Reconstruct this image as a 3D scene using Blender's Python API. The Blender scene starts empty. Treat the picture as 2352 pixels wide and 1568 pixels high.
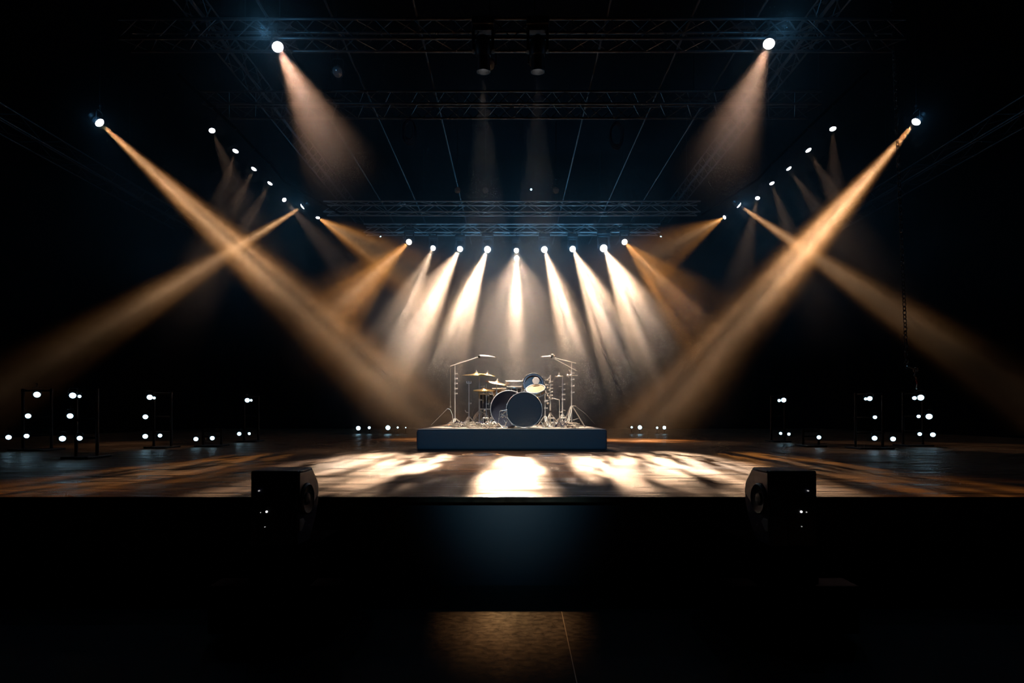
import bpy, bmesh, math, random
from mathutils import Vector, Matrix, Quaternion
random.seed(7)
PI = math.pi
SC = bpy.context.scene
COL = SC.collection

# ------------------------------------------------------------------ camera, exposure
F = 1200.0            # focal length in pixels of the 2352-wide frame
HZ = 950.0            # horizon row
CAMZ = 1.185
DECK = 0.615
RISER = 0.945
cam_d = bpy.data.cameras.new('camera')
cam = bpy.data.objects.new('camera', cam_d)
COL.objects.link(cam)
cam.location = (0, 0, CAMZ)
cam.rotation_euler = (PI / 2, 0, 0)
cam_d.sensor_width = 36.0
cam_d.lens = F / 2352 * 36.0
cam_d.shift_y = (HZ - 784) / 2352
cam_d.clip_start = 0.05
SC.camera = cam
SC.view_settings.view_transform = 'Standard'
SC.view_settings.look = 'None'
SC.view_settings.gamma = 1
SC.view_settings.use_curve_mapping = False
SC.view_settings.exposure = 0.0
cy = SC.cycles
cy.use_denoising = True
cy.denoiser = 'OPENIMAGEDENOISE'
cy.denoising_input_passes = 'RGB_ALBEDO'
cy.max_bounces = 4
cy.diffuse_bounces = 2
cy.glossy_bounces = 2
cy.transmission_bounces = 2
cy.volume_bounces = 0
cy.transparent_max_bounces = 4
cy.sample_clamp_indirect = 3.0
cy.sample_clamp_direct = 0
cy.volume_step_rate = 2.0
cy.use_adaptive_sampling = True
cy.adaptive_threshold = 0.06
cy.volume_max_steps = 64
cy.caustics_reflective = False
cy.caustics_refractive = False
cy.use_light_tree = True

world = bpy.data.worlds.new('world')
SC.world = world
world.use_nodes = True
world.node_tree.nodes['Background'].inputs[0].default_value = (0.02, 0.05, 0.11, 1)
world.node_tree.nodes['Background'].inputs[1].default_value = 0.02

def P(px, py, d):
    """a point seen at this place in the photograph, at distance d in front of the lens"""
    return Vector(((px - 1176) / F * d, d, CAMZ + (HZ - py) / F * d))
def on_plane(px, py, z):
    d = F * (CAMZ - z) / (py - HZ)
    return Vector(((px - 1176) / F * d, d, z))

# ------------------------------------------------------------------ lights
def gobo(ld, scale=14.0, contrast=0.8, seed=0.0, core=None, edge=None, half=0.1, linear=False, cut=None, vs=1.0, soft=0.0, ov=1.0):
    """a patterned glass in the lamp: streaks along the beam, warmer rim"""
    ld.use_nodes = True
    nt = ld.node_tree
    n, l = nt.nodes, nt.links
    em = [x for x in n if x.type == 'EMISSION'][0]
    tc = n.new('ShaderNodeTexCoord')
    sep = n.new('ShaderNodeSeparateXYZ')
    l.new(tc.outputs['Normal'], sep.inputs[0])
    dx = n.new('ShaderNodeMath'); dx.operation = 'DIVIDE'
    dy = n.new('ShaderNodeMath'); dy.operation = 'DIVIDE'
    for q, k in ((dx, 'X'), (dy, 'Y')):
        l.new(sep.outputs[k], q.inputs[0]); l.new(sep.outputs['Z'], q.inputs[1])
    cmb = n.new('ShaderNodeCombineXYZ')
    l.new(dx.outputs[0], cmb.inputs[0])
    cmb.inputs[2].default_value = seed
    sv = n.new('ShaderNodeMath'); sv.operation = 'MULTIPLY'; sv.inputs[1].default_value = vs
    l.new(dy.outputs[0], sv.inputs[0]); l.new(sv.outputs[0], cmb.inputs[1])
    nz = n.new('ShaderNodeTexNoise'); nz.inputs['Scale'].default_value = scale
    nz.inputs['Detail'].default_value = 2.0
    l.new(cmb.outputs[0], nz.inputs['Vector'])
    mr = n.new('ShaderNodeMapRange')
    mr.inputs['From Min'].default_value = 0.41; mr.inputs['From Max'].default_value = 0.60
    mr.inputs['To Min'].default_value = 1 - contrast; mr.inputs['To Max'].default_value = 1 + contrast
    l.new(nz.outputs['Fac'], mr.inputs['Value'])
    # distance from the axis
    vl = n.new('ShaderNodeVectorMath'); vl.operation = 'LENGTH'
    c2 = n.new('ShaderNodeCombineXYZ')
    dyo = n.new('ShaderNodeMath'); dyo.operation = 'DIVIDE'; dyo.inputs[1].default_value = ov; l.new(dy.outputs[0], dyo.inputs[0])
    l.new(dx.outputs[0], c2.inputs[0]); l.new(dyo.outputs[0], c2.inputs[1])
    l.new(c2.outputs[0], vl.inputs[0])
    m2 = n.new('ShaderNodeMapRange')
    m2.inputs['From Min'].default_value = 0.0; m2.inputs['From Max'].default_value = half
    l.new(vl.outputs['Value'], m2.inputs['Value'])
    mix = n.new('ShaderNodeMix'); mix.data_type = 'RGBA'
    l.new(m2.outputs[0], mix.inputs['Factor'])
    mix.inputs['A'].default_value = (*core, 1); mix.inputs['B'].default_value = (*edge, 1)
    l.new(mix.outputs['Result'], em.inputs['Color'])
    out = mr.outputs[0]
    if soft:                 # bright middle fading to the rim
        sq = n.new('ShaderNodeMath'); sq.operation = 'POWER'; sq.inputs[1].default_value = 2.0; l.new(vl.outputs['Value'], sq.inputs[0])
        ng = n.new('ShaderNodeMath'); ng.operation = 'MULTIPLY'; ng.inputs[1].default_value = -soft / (half * half); l.new(sq.outputs[0], ng.inputs[0])
        ex = n.new('ShaderNodeMath'); ex.operation = 'EXPONENT'; l.new(ng.outputs[0], ex.inputs[0])
        mu = n.new('ShaderNodeMath'); mu.operation = 'MULTIPLY'; l.new(ex.outputs[0], mu.inputs[0]); l.new(out, mu.inputs[1]); out = mu.outputs[0]
    if cut is not None:      # hard edge cut into the light
        m3 = n.new('ShaderNodeMapRange'); m3.interpolation_type = 'SMOOTHSTEP'
        m3.inputs['From Min'].default_value = cut[0]; m3.inputs['From Max'].default_value = cut[1]
        l.new(dy.outputs[0], m3.inputs['Value'])
        mu = n.new('ShaderNodeMath'); mu.operation = 'MULTIPLY'
        l.new(m3.outputs[0], mu.inputs[0]); l.new(out, mu.inputs[1]); out = mu.outputs[0]
    if linear:
        fo = n.new('ShaderNodeLightFalloff'); fo.inputs['Strength'].default_value = 1.0
        mu = n.new('ShaderNodeMath'); mu.operation = 'MULTIPLY'
        l.new(fo.outputs['Linear'], mu.inputs[0]); l.new(out, mu.inputs[1]); out = mu.outputs[0]
    l.new(out, em.inputs['Strength'])

def aim(o, direction):
    o.rotation_mode = 'QUATERNION'
    o.rotation_quaternion = Vector(direction).to_track_quat('-Z', 'Y')

def spot(name, loc, target, power, half_deg, core=(1, .8, .6), edge=(1, .6, .3), blend=0.8,
         radius=0.05, contrast=0.7, gscale=14, seed=0, linear=False, cut=None, oval=1.0, soft=0.0):
    ld = bpy.data.lights.new(name, 'SPOT')
    ld.energy = power; ld.spot_size = math.radians(half_deg * 2); ld.spot_blend = blend
    ld.shadow_soft_size = radius; ld.color = (1, 1, 1)
    gobo(ld, gscale, contrast, seed, core, edge, math.tan(math.radians(half_deg)) * .8, linear, cut, .2 if oval > 1 else 1, soft, oval)
    o = bpy.data.objects.new(name, ld); COL.objects.link(o)
    o.location = loc; aim(o, Vector(target) - Vector(loc)); o.scale = (1, oval, 1)
    return o
def point(name, loc, power, color, radius=0.05):
    ld = bpy.data.lights.new(name, 'POINT'); ld.energy = power; ld.color = color; ld.shadow_soft_size = radius
    o = bpy.data.objects.new(name, ld); COL.objects.link(o); o.location = loc
    return o

# added unseen blue lights behind and above the camera, no fixtures
FRONT_FILL = spot('added_front_fill', (0, -3.0, 5.2), (0, 8.3, 0.95), 1300, 9.5, (.25, .55, .85), (.15, .42, .8), blend=.6, contrast=0.0)  # added fill that tints the riser front and drum heads blue
LIP_GLOW = spot('added_lip_glow', (0, -1.0, 4.6), (0.0, 3.6, .80), 900, 8, (.45, .68, .78), (.08, .4, .7), blend=1.0, contrast=0.0, soft=2.5)  # stands in for lens bloom at the riser foot and stage lip

# ------------------------------------------------------------------ tagging
def tag(o, label, cat, group=None, kind=None):
    o['label'] = label; o['category'] = cat
    if group: o['group'] = group
    if kind: o['kind'] = kind
    return o
def thing(name, label, cat, loc=(0, 0, 0), group=None):
    o = bpy.data.objects.new(name, None); COL.objects.link(o)
    o.location = loc; o.empty_display_size = .1
    return tag(o, label, cat, group)

# ------------------------------------------------------------------ mesh helpers
def frame(a, b):
    z = (Vector(b) - Vector(a)); L = z.length
    q = z.to_track_quat('Z', 'Y') if L > 1e-9 else Quaternion()
    return q, L
def box(bm, c, s, rot=None):
    m = Matrix.Translation(Vector(c)) @ (rot.to_matrix().to_4x4() if rot else Matrix()) @ Matrix.Diagonal((s[0], s[1], s[2], 1))
    bmesh.ops.create_cube(bm, size=1, matrix=m)
def cyl(bm, a, b, r, r2=None, n=10):
    q, L = frame(a, b)
    m = Matrix.Translation((Vector(a) + Vector(b)) / 2) @ q.to_matrix().to_4x4()
    bmesh.ops.create_cone(bm, cap_ends=True, segments=n, radius1=r, radius2=r if r2 is None else r2, depth=L, matrix=m)
def ball(bm, c, r, n=10, s=(1, 1, 1)):
    m = Matrix.Translation(Vector(c)) @ Matrix.Diagonal((s[0], s[1], s[2], 1))
    bmesh.ops.create_uvsphere(bm, u_segments=n, v_segments=max(4, n // 2), radius=r, matrix=m)
def tube(bm, pts, r, n=6):
    for a, b in zip(pts[:-1], pts[1:]):
        if (Vector(a) - Vector(b)).length > 1e-5: cyl(bm, a, b, r, n=n)
    for p in pts[1:-1]: ball(bm, p, r, n)
def lathe(bm, prof, M=None, n=32):
    """profile of (radius, height) turned about local Z"""
    M = M or Matrix()
    rings = []
    for r, z in prof:
        if r < 1e-6: rings.append([bm.verts.new(M @ Vector((0, 0, z)))])
        else: rings.append([bm.verts.new(M @ Vector((r * math.cos(2 * PI * i / n), r * math.sin(2 * PI * i / n), z))) for i in range(n)])
    for A, B in zip(rings[:-1], rings[1:]):
        for i in range(n):
            j = (i + 1) % n
            if len(A) == 1 and len(B) == 1: continue
            if len(A) == 1: bm.faces.new((A[0], B[j], B[i]))
            elif len(B) == 1: bm.faces.new((A[i], A[j], B[0]))
            else: bm.faces.new((A[i], A[j], B[j], B[i]))
def torus(bm, R, r, M=None, n=40, k=8):
    M = M or Matrix(); g = []
    for i in range(n):
        a = 2 * PI * i / n
        g.append([bm.verts.new(M @ Vector(((R + r * math.cos(2 * PI * j / k)) * math.cos(a), (R + r * math.cos(2 * PI * j / k)) * math.sin(a), r * math.sin(2 * PI * j / k)))) for j in range(k)])
    for i in range(n):
        for j in range(k):
            bm.faces.new((g[i][j], g[(i + 1) % n][j], g[(i + 1) % n][(j + 1) % k], g[i][(j + 1) % k]))
def obj(name, bm, mat, parent=None, smooth=True, bevel=0.0, loc=None):
    bmesh.ops.recalc_face_normals(bm, faces=bm.faces)
    me = bpy.data.meshes.new(name); bm.to_mesh(me); bm.free()
    me.materials.append(mat)
    if smooth:
        for p in me.polygons: p.use_smooth = True
        try: me.set_sharp_from_angle(angle=math.radians(38))
        except Exception: pass
    o = bpy.data.objects.new(name, me); COL.objects.link(o)
    if parent: o.parent = parent
    if loc is not None: o.location = loc
    if bevel:
        md = o.modifiers.new('bevel', 'BEVEL'); md.width = bevel; md.segments = 3; md.limit_method = 'ANGLE'
    return o
def B(): return bmesh.new()
def copy_tree(o, parent=None):
    c = o.copy(); COL.objects.link(c); c.parent = parent
    for ch in list(o.children): copy_tree(ch, c)
    return c

# ------------------------------------------------------------------ materials
def mat(name, color, rough=.5, metal=0.0, spec=.5, noise=None, bump=0.0, coat=0.0):
    m = bpy.data.materials.new(name); m.use_nodes = True
    n, l = m.node_tree.nodes, m.node_tree.links
    b = n['Principled BSDF']
    b.inputs['Base Color'].default_value = (*color, 1); b.inputs['Roughness'].default_value = rough
    b.inputs['Metallic'].default_value = metal; b.inputs['Specular IOR Level'].default_value = spec
    b.inputs['Coat Weight'].default_value = coat
    tc = n.new('ShaderNodeTexCoord')
    nz = n.new('ShaderNodeTexNoise'); nz.inputs['Scale'].default_value = noise or 30
    nz.inputs['Detail'].default_value = 3
    l.new(tc.outputs['Object'], nz.inputs['Vector'])
    mr = n.new('ShaderNodeMapRange')
    mr.inputs['To Min'].default_value = max(0.02, rough - .08); mr.inputs['To Max'].default_value = min(1, rough + .1)
    l.new(nz.outputs['Fac'], mr.inputs['Value']); l.new(mr.outputs[0], b.inputs['Roughness'])
    if bump:
        bp = n.new('ShaderNodeBump'); bp.inputs['Strength'].default_value = bump; bp.inputs['Distance'].default_value = .01
        l.new(nz.outputs['Fac'], bp.inputs['Height']); l.new(bp.outputs[0], b.inputs['Normal'])
    return m
def emit_mat(name, color, s):
    m = bpy.data.materials.new(name); m.use_nodes = True
    n, l = m.node_tree.nodes, m.node_tree.links
    n.remove(n['Principled BSDF'])
    e = n.new('ShaderNodeEmission'); e.inputs[0].default_value = (*color, 1); e.inputs[1].default_value = s
    l.new(e.outputs[0], n['Material Output'].inputs[0])
    m.cycles.emission_sampling = 'NONE'
    return m
def floor_mat(name, c1, c2, rough, streak=(0.5, 9, 1), bump=.3, rr=(-.12, .2), spec=.5):
    m = bpy.data.materials.new(name); m.use_nodes = True
    n, l = m.node_tree.nodes, m.node_tree.links
    b = n['Principled BSDF']
    tc = n.new('ShaderNodeTexCoord'); mp = n.new('ShaderNodeMapping'); mp.inputs['Scale'].default_value = streak
    l.new(tc.outputs['Object'], mp.inputs[0])
    nz = n.new('ShaderNodeTexNoise'); nz.inputs['Scale'].default_value = 2.2; nz.inputs['Detail'].default_value = 7; nz.inputs['Roughness'].default_value = .65
    l.new(mp.outputs[0], nz.inputs['Vector'])
    rp = n.new('ShaderNodeValToRGB')
    rp.color_ramp.elements[0].position = .36; rp.color_ramp.elements[0].color = (*c1, 1)
    rp.color_ramp.elements[1].position = .66; rp.color_ramp.elements[1].color = (*c2, 1)
    l.new(nz.outputs['Fac'], rp.inputs[0]); l.new(rp.outputs[0], b.inputs['Base Color'])
    mr = n.new('ShaderNodeMapRange'); mr.inputs['From Min'].default_value = .35; mr.inputs['From Max'].default_value = .65; mr.inputs['To Min'].default_value = rough + rr[0]; mr.inputs['To Max'].default_value = rough + rr[1]; b.inputs['Specular IOR Level'].default_value = spec
    l.new(nz.outputs['Fac'], mr.inputs['Value']); l.new(mr.outputs[0], b.inputs['Roughness'])
    n2 = n.new('ShaderNodeTexNoise'); n2.inputs['Scale'].default_value = 40; n2.inputs['Detail'].default_value = 4
    l.new(mp.outputs[0], n2.inputs['Vector'])
    bp = n.new('ShaderNodeBump'); bp.inputs['Strength'].default_value = bump; bp.inputs['Distance'].default_value = .004
    l.new(n2.outputs['Fac'], bp.inputs['Height']); l.new(bp.outputs[0], b.inputs['Normal'])
    return m

M = {}
M['truss_lit'] = mat('truss_lit_aluminium', (.55, .56, .55), .4, .5)  # same aluminium, lightened as if light fell on the rear trusses
M['truss'] = mat('truss_aluminium', (.085, .09, .095), .42, .7)
M['black_metal'] = mat('black_metal', (.012, .012, .014), .45, 0.0)
M['black_paint'] = mat('black_paint', (.018, .022, .06), .42, bump=.05)
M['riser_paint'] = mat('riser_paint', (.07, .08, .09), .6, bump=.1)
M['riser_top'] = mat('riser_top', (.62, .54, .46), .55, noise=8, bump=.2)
M['curtain'] = mat('curtain', (.0025, .003, .004), .95, spec=.02)
M['wall'] = mat('wall', (.004, .005, .007), .9, spec=.05)
M['chrome'] = mat('chrome', (.95, .89, .80), .3, .6)
M['steel'] = mat('steel', (.72, .63, .52), .36, .6)
M['brass'] = mat('brass', (.86, .62, .26), .28, 1.0)
M['bronze'] = mat('bronze', (.62, .36, .18), .32, 1.0)
M['lacquer'] = mat('drum_lacquer', (.010, .013, .024), .3, coat=.15)
M['head_dark'] = mat('dark_head', (.075, .085, .095), .6)
M['head_navy'] = mat('navy_head', (.012, .016, .030), .75, spec=.15)
M['skin'] = mat('drum_skin', (.30, .19, .105), .55)
M['white'] = mat('white_plastic', (.62, .57, .52), .45)
M['felt'] = mat('felt', (.05, .045, .04), .9)
M['mic_grille'] = mat('mic_grille', (.72, .66, .58), .4, .6)
M['case_black'] = mat('case_black', (.002, .002, .003), 1.0, spec=0.0)
M['rubber'] = mat('rubber', (.01, .01, .01), .8)
M['cable'] = mat('cable', (.02, .02, .05), .45)
M['grille'] = mat('speaker_grille', (.5, .48, .45), .38, .6, noise=300, bump=.1)
M['cone'] = mat('speaker_cone', (.012, .013, .016), .4)
M['red'] = mat('red_tape', (.35, .03, .02), .6)
M['tan'] = mat('tan_wood', (.55, .30, .14), .4)
M['nosing'] = mat('edge_metal', (.06, .075, .09), .4, 1.0)
M['deck'] = floor_mat('stage_wood', (.011, .007, .0045), (.15, .095, .055), .40, (.6, 5.0, 1), .8, (-.15, .3), .22)
M['hall'] = floor_mat('hall_floor', (.035, .030, .026), (.10, .085, .07), .5, (9, 14, 1), .8)
M['lens_white'] = emit_mat('lens_white', (1, 1, 1), 9)
M['lens_warm'] = emit_mat('lens_warm', (1, .93, .82), 9)
M['lens_small'] = emit_mat('lens_small', (.45, .80, 1), 7)
M['lens_off'] = mat('lens_off', (.25, .28, .30), .15, .3)
M['led'] = emit_mat('indicator', (1, 1, 1), 1.6)
M['led_dim'] = emit_mat('indicator_dim', (1, 1, 1), .3)

# ------------------------------------------------------------------ setting
def structure(name, bm, m, **k):
    o = obj(name, bm, m, **k); o['kind'] = 'structure'; return o
LIP = F * (CAMZ - DECK) / (1141 - HZ)          # distance of the stage edge
b = B(); box(b, (0, 9, -.05), (34, 32, .1)); structure('floor', b, M['hall'], smooth=False)
b = B(); box(b, (0, 9, 10.05), (34, 32, .1)); structure('ceiling', b, M['wall'], smooth=False)
b = B(); box(b, (-17, 9, 5), (.1, 32, 10)); structure('wall_left', b, M['wall'], smooth=False)
b = B(); box(b, (17, 9, 5), (.1, 32, 10)); structure('wall_right', b, M['wall'], smooth=False)
b = B(); box(b, (0, 25, 5), (34, .1, 10)); structure('wall_back', b, M['wall'], smooth=False)
b = B(); box(b, (0, -7, 5), (34, .1, 10)); structure('wall_front', b, M['wall'], smooth=False)
# stage: deck boards over a boxed front
stage = thing('stage_platform', 'wide low stage with streaky brown wooden deck and black front', 'stage', (0, LIP, 0))
b = B(); box(b, (0, 9.0, DECK - .02), (24, 18, .04)); obj('deck', b, M['deck'], stage, smooth=False, bevel=.006)
b = B(); box(b, (0, .05, (DECK - .04) / 2), (23.96, .04, DECK - .04)); obj('front_panel', b, M['riser_paint'], stage, smooth=False)
for i in range(9):
    b = B(); box(b, (-10.7 + i * 2.67, .5, (DECK - .04) / 2), (.08, .8, DECK - .042)); obj('support', b, M['black_metal'], stage, smooth=False)
# back curtain with folds
def curtain(name, x0, x1, y, z0, z1, amp, wl, label, axis='x'):
    b = B(); n = int((x1 - x0) / wl * 8); vs = []
    for i in range(n + 1):
        x = x0 + (x1 - x0) * i / n
        o = amp * math.sin(2 * PI * x / wl) + amp * .4 * math.sin(2 * PI * x / wl * .37 + 1)
        q = (x, y + o) if axis == 'x' else (y + o, x)
        vs.append((b.verts.new((q[0], q[1], z0)), b.verts.new((q[0], q[1], z1))))
    for a, c in zip(vs[:-1], vs[1:]): b.faces.new((a[0], c[0], c[1], a[1]))
    o = obj(name, b, M['curtain'])
    md = o.modifiers.new('thick', 'SOLIDIFY'); md.thickness = .01
    tag(o, label, 'curtain')
curtain('backdrop_curtain', -13, 13, 20.3, DECK, 9.98, .09, .42, 'black pleated curtain hanging behind the whole stage')

# riser
RW, RD0, RD1 = 3.0, 8.2, 11.95
riser = thing('drum_riser', 'low rectangular drum riser with dark front and pale top', 'riser', (0, (RD0 + RD1) / 2, DECK))
xc = (1175.5 - 1176) / F * RD0
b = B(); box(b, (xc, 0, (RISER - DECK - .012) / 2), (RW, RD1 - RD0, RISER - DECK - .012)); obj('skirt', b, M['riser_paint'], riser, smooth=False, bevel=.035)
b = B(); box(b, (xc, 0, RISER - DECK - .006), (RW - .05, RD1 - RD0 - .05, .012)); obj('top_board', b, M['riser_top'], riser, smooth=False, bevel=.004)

# ------------------------------------------------------------------ trusses
def truss(name, p0, p1, h, w, bay, label, group, rc=.022, rl=.009, m='truss'):
    """four-chord lattice truss; p0,p1 is the near bottom chord; w is measured sideways (away from the camera for cross trusses)"""
    p0, p1 = Vector(p0), Vector(p1)
    root = thing(name, label, 'truss', (p0 + p1) / 2, group)
    off = (p0 + p1) / 2
    d = (p1 - p0); L = d.length; d.normalize()
    side = Vector((0, 1, 0)) if abs(d.x) > .5 else Vector((1 if p0.x > 0 else -1, 0, 0))
    up = Vector((0, 0, 1))
    a, e = p0 - off, p1 - off
    cs = [(Vector(), 0), (up * h, 1), (side * w, 2), (side * w + up * h, 3)]
    for o, i in cs:
        b = B(); cyl(b, a + o, e + o, rc, n=10); obj('chord', b, M[m], root)
    n = max(2, round(L / bay)); b = B()
    for (u, v) in ((0, 1), (2, 3), (0, 2), (1, 3)):
        for k in range(n):
            t0, t1, tm = L * k / n, L * (k + 1) / n, L * (k + .5) / n
            A, C = cs[u][0], cs[v][0]
            cyl(b, a + d * t0 + A, a + d * tm + C, rl, n=6)
            cyl(b, a + d * tm + C, a + d * t1 + A, rl, n=6)
    obj('lattice', b, M[m], root)
    for t in (.2, .8):
        b = B(); q = a + d * L * t + up * h + side * w * .5
        cyl(b, q, q + up * (9.99 - (off.z + q.z)), .008, n=6); box(b, q, (w + .05 if abs(d.x) > .5 else .06, .06, .05)); obj('hanging_cable', b, M['black_metal'], root)
    return root
ZT = CAMZ + 6.0
def ycross(py): return F * 6.0 / (HZ - py)
g = 'cross trusses above the stage'
y1 = ycross(88); truss('lighting_truss', (-6.3, y1, ZT), (6.3, y1, ZT), .31, .3, .62, 'nearest cross truss, carrying the two large high lamps', g)
y2 = ycross(238); truss('lighting_truss', (-6.0, y2, ZT), (6.0, y2, ZT), .24, .5, .52, 'second cross truss, wide double band with three chords showing', g)
y3 = ycross(486); truss('lighting_truss', (-5.6, y3, ZT), (5.6, y3, ZT), .31, .3, .95, 'third cross truss, just above the row of white beams', g, m='truss_lit')
y4 = ycross(533); truss('lighting_truss', (-4.9, y4, ZT), (4.9, y4, ZT), .27, .3, .95, 'rearmost cross truss that carries the row of beam lamps', g, m='truss_lit', rc=.026, rl=.012)
g = 'trusses running front to back'
truss('lighting_truss', (-.775 * 6.36, 6.2, ZT + .36), (-.775 * 6.36, 17.4, ZT + .36), .3, .27, .6, 'long truss running to the back, beside the top left white lamp', g, rc=.016)
truss('lighting_truss', (.775 * 6.36, 6.2, ZT + .36), (.775 * 6.36, 17.4, ZT + .36), .3, .27, .6, 'long truss running to the back, beside the top right white lamp', g, rc=.016)
truss('lighting_truss', (-1.73 * 6, 5.0, ZT), (-1.73 * 6, 17, ZT), .3, .6, 1.1, 'outer truss beyond the far left amber lamp', g)
truss('lighting_truss', (1.69 * 6, 5.0, ZT), (1.69 * 6, 17, ZT), .3, .6, 1.1, 'outer truss beyond the far right amber lamp', g)
for s, nm in ((-1, 'left'), (1, 'right')):
    for k, w_ in ((.24, 'inner'), (.455, 'middle'), (.62, 'outer')):
        b = B(); zz = ZT + .33
        cyl(b, (s * k * 6.3, 6.2, zz), (s * k * 6.3, 19.5, zz), .02, n=10)
        tag(obj('ceiling_pipe', b, M['black_metal']), 'thin %s pipe running to the back under the roof, %s half' % (w_, nm), 'pipe', 'thin ceiling pipes')
# ------------------------------------------------------------------ lamps
def make_par(lens_mat, r=.09):
    """hanging par lamp; head looks down local -Z of the housing"""
    root = bpy.data.objects.new('stage_lamp', None); COL.objects.link(root)
    b = B()   # clamp and yoke, hanging from above
    cyl(b, (0, 0, r * 2.6), (0, 0, r * 3.9), .012, n=8)
    box(b, (0, 0, r * 3.9), (.05, .05, .04))
    obj('clamp', b, M['black_metal'], root, bevel=.003)
    b = B(); k = r * 1.25
    pts = [(-k, 0, 0), (-k, 0, r * 2.0), (-k * .7, 0, r * 2.6), (k * .7, 0, r * 2.6), (k, 0, r * 2.0), (k, 0, 0)]
    tube(b, pts, .008, 8)
    obj('yoke', b, M['black_metal'], root)
    b = B()
    lathe(b, [(0, r * 2.5), (r * .45, r * 2.5), (r * .62, r * 2.35), (r * .7, r * 1.6), (r * .98, r * .9), (r * 1.08, r * .85), (r * 1.08, 0), (r * 1.0, 0), (r * 1.0, r * .25), (0, r * .25)], n=24)
    for i in range(5): torus(b, r * .72, r * .05, Matrix.Translation((0, 0, r * (1.55 + .16 * i))), n=20, k=5)
    head = obj('housing', b, M['black_metal'], root)
    b = B()
    lathe(b, [(0, -r * .42), (r * .35, -r * .38), (r * .65, -r * .26), (r * .87, -r * .1), (r * .98, .02 * r), (r * .98, .2 * r)], n=24)
    obj('lens', b, lens_mat, head)
    for s in (-1, 1):   # knobs of the yoke
        b = B(); cyl(b, (s * r * 1.05, 0, 0), (s * r * 1.42, 0, 0), r * .16, n=10); obj('tilt_knob', b, M['black_metal'], root)
    return root
def make_moving_head(lens_mat, r=.1):
    root = bpy.data.objects.new('moving_head_lamp', None); COL.objects.link(root)
    b = B(); box(b, (0, 0, .42), (.36, .26, .13)); obj('base', b, M['black_metal'], root, bevel=.02)
    for s in (-1, 1):
        b = B(); box(b, (s * .14, 0, .49), (.05, .06, .06)); cyl(b, (s * .14, 0, .50), (s * .14, 0, .56), .02, n=8)
        obj('clamp', b, M['black_metal'], root, bevel=.004)
    b = B()
    box(b, (0, 0, .33), (.30, .12, .05))
    for s in (-1, 1): box(b, (s * .155, 0, .17), (.045, .11, .36))
    obj('yoke', b, M['black_metal'], root, bevel=.012)
    b = B()
    lathe(b, [(0, .22), (.06, .22), (.10, .19), (.125, .12), (.13, .04), (.128, -.02), (.115, -.07), (.105, -.075), (.10, -.05), (0, -.05)], n=28)
    head = obj('housing', b, M['black_metal'], root)
    b = B(); lathe(b, [(0, -.105), (.035, -.10), (.065, -.088), (.09, -.068), (.1, -.052)], n=24)
    obj('lens', b, lens_mat, head)
    return root
PAR_W = make_par(M['lens_white']); PAR_S = make_par(M['lens_small']); PAR_O = make_par(M['lens_off'])
MH_W = make_moving_head(M['lens_white']); MH_Y = make_moving_head(M['lens_warm']); MH_O = make_moving_head(M['lens_off'])
def place(proto, name, loc, target, scale, label, group, cat='stage lamp', hang=2):
    r = copy_tree(proto); r.name = name; r.location = loc; r.scale = (scale,) * 3
    tag(r, label, cat, group)
    dirv = (Vector(target) - Vector(loc)).normalized()
    yaw = math.atan2(dirv.y, dirv.x) + PI / 2
    r.rotation_euler = (0, 0, yaw)
    if cat == 'stage lamp':
        top = {1: 7.04, 2: ZT + .02, 3: 9.99}[hang]
        h0 = loc[2] + (.30 if 'moving' in name else .33) * scale
        if top > h0:
            b = B(); cyl(b, (0, 0, (h0 - loc[2]) / scale), (0, 0, (top - loc[2]) / scale), .010, n=8)
            box(b, (0, 0, (top - loc[2]) / scale), (.06, .06, .05))
            obj('hanger', b, M['black_metal'], r)
    for ch in r.children:
        if ch.name.startswith('housing'):
            ch.rotation_mode = 'QUATERNION'
            ld = Matrix.Rotation(-yaw, 3, 'Z') @ dirv
            ch.rotation_quaternion = (-ld).to_track_quat('Z', 'Y')
    return r

BLUE = (.16, .55, 1.0)
PEACH, PEACH_E = (1, .80, .62), (1, .66, .42)
AMBER, AMBER_E = (1, .64, .36), (1, .38, .07)
# --- back row
BG = 'beam lamps on the rearmost truss'
YB = y4
back = [  # px, py, floor target px/py, power, half angle, scale, colours, halo, label
    (940, 555, 380, 1080, 8500, 3.6, .9, AMBER, 2, 'leftmost of the back row lamps, warm beam slanting to the left', 1.8),
    (995, 569, 780, 1060, 7500, 3.0, .8, PEACH, 2, 'second back row lamp from the left, faint leaning beam', 1.8),
    (1057, 571, 780, 1070, 31000, 2.8, .9, PEACH, 5, 'third back row lamp from the left, broad pale beam', 2.0),
    (1120, 572, 920, 1070, 37000, 2.6, 1.05, PEACH, 9, 'fourth back row lamp, directly left of the two stacked centre lamps', 2.0),
    (1186, 574, 1215, 955, 3000, 13, .8, PEACH, 5, 'upper of the two stacked lamps in the middle of the back row', 1.0),
    (1250, 572, 1410, 1070, 32000, 2.4, 1.0, PEACH, 9, 'back row lamp directly right of the two stacked centre lamps', 2.0),
    (1315, 571, 1540, 1070, 32000, 2.7, .95, PEACH, 8, 'third back row lamp from the right, broad pale beam', 2.0),
    (1386, 569, 1630, 1070, 36000, 3.0, 1.15, PEACH, 9, 'second back row lamp from the right, brightest and largest glow', 2.0),
    (1434, 555, 1890, 1075, 9000, 3.6, .9, AMBER, 2, 'rightmost of the back row lamps, warm beam slanting to the right', 1.8),
]
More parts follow.
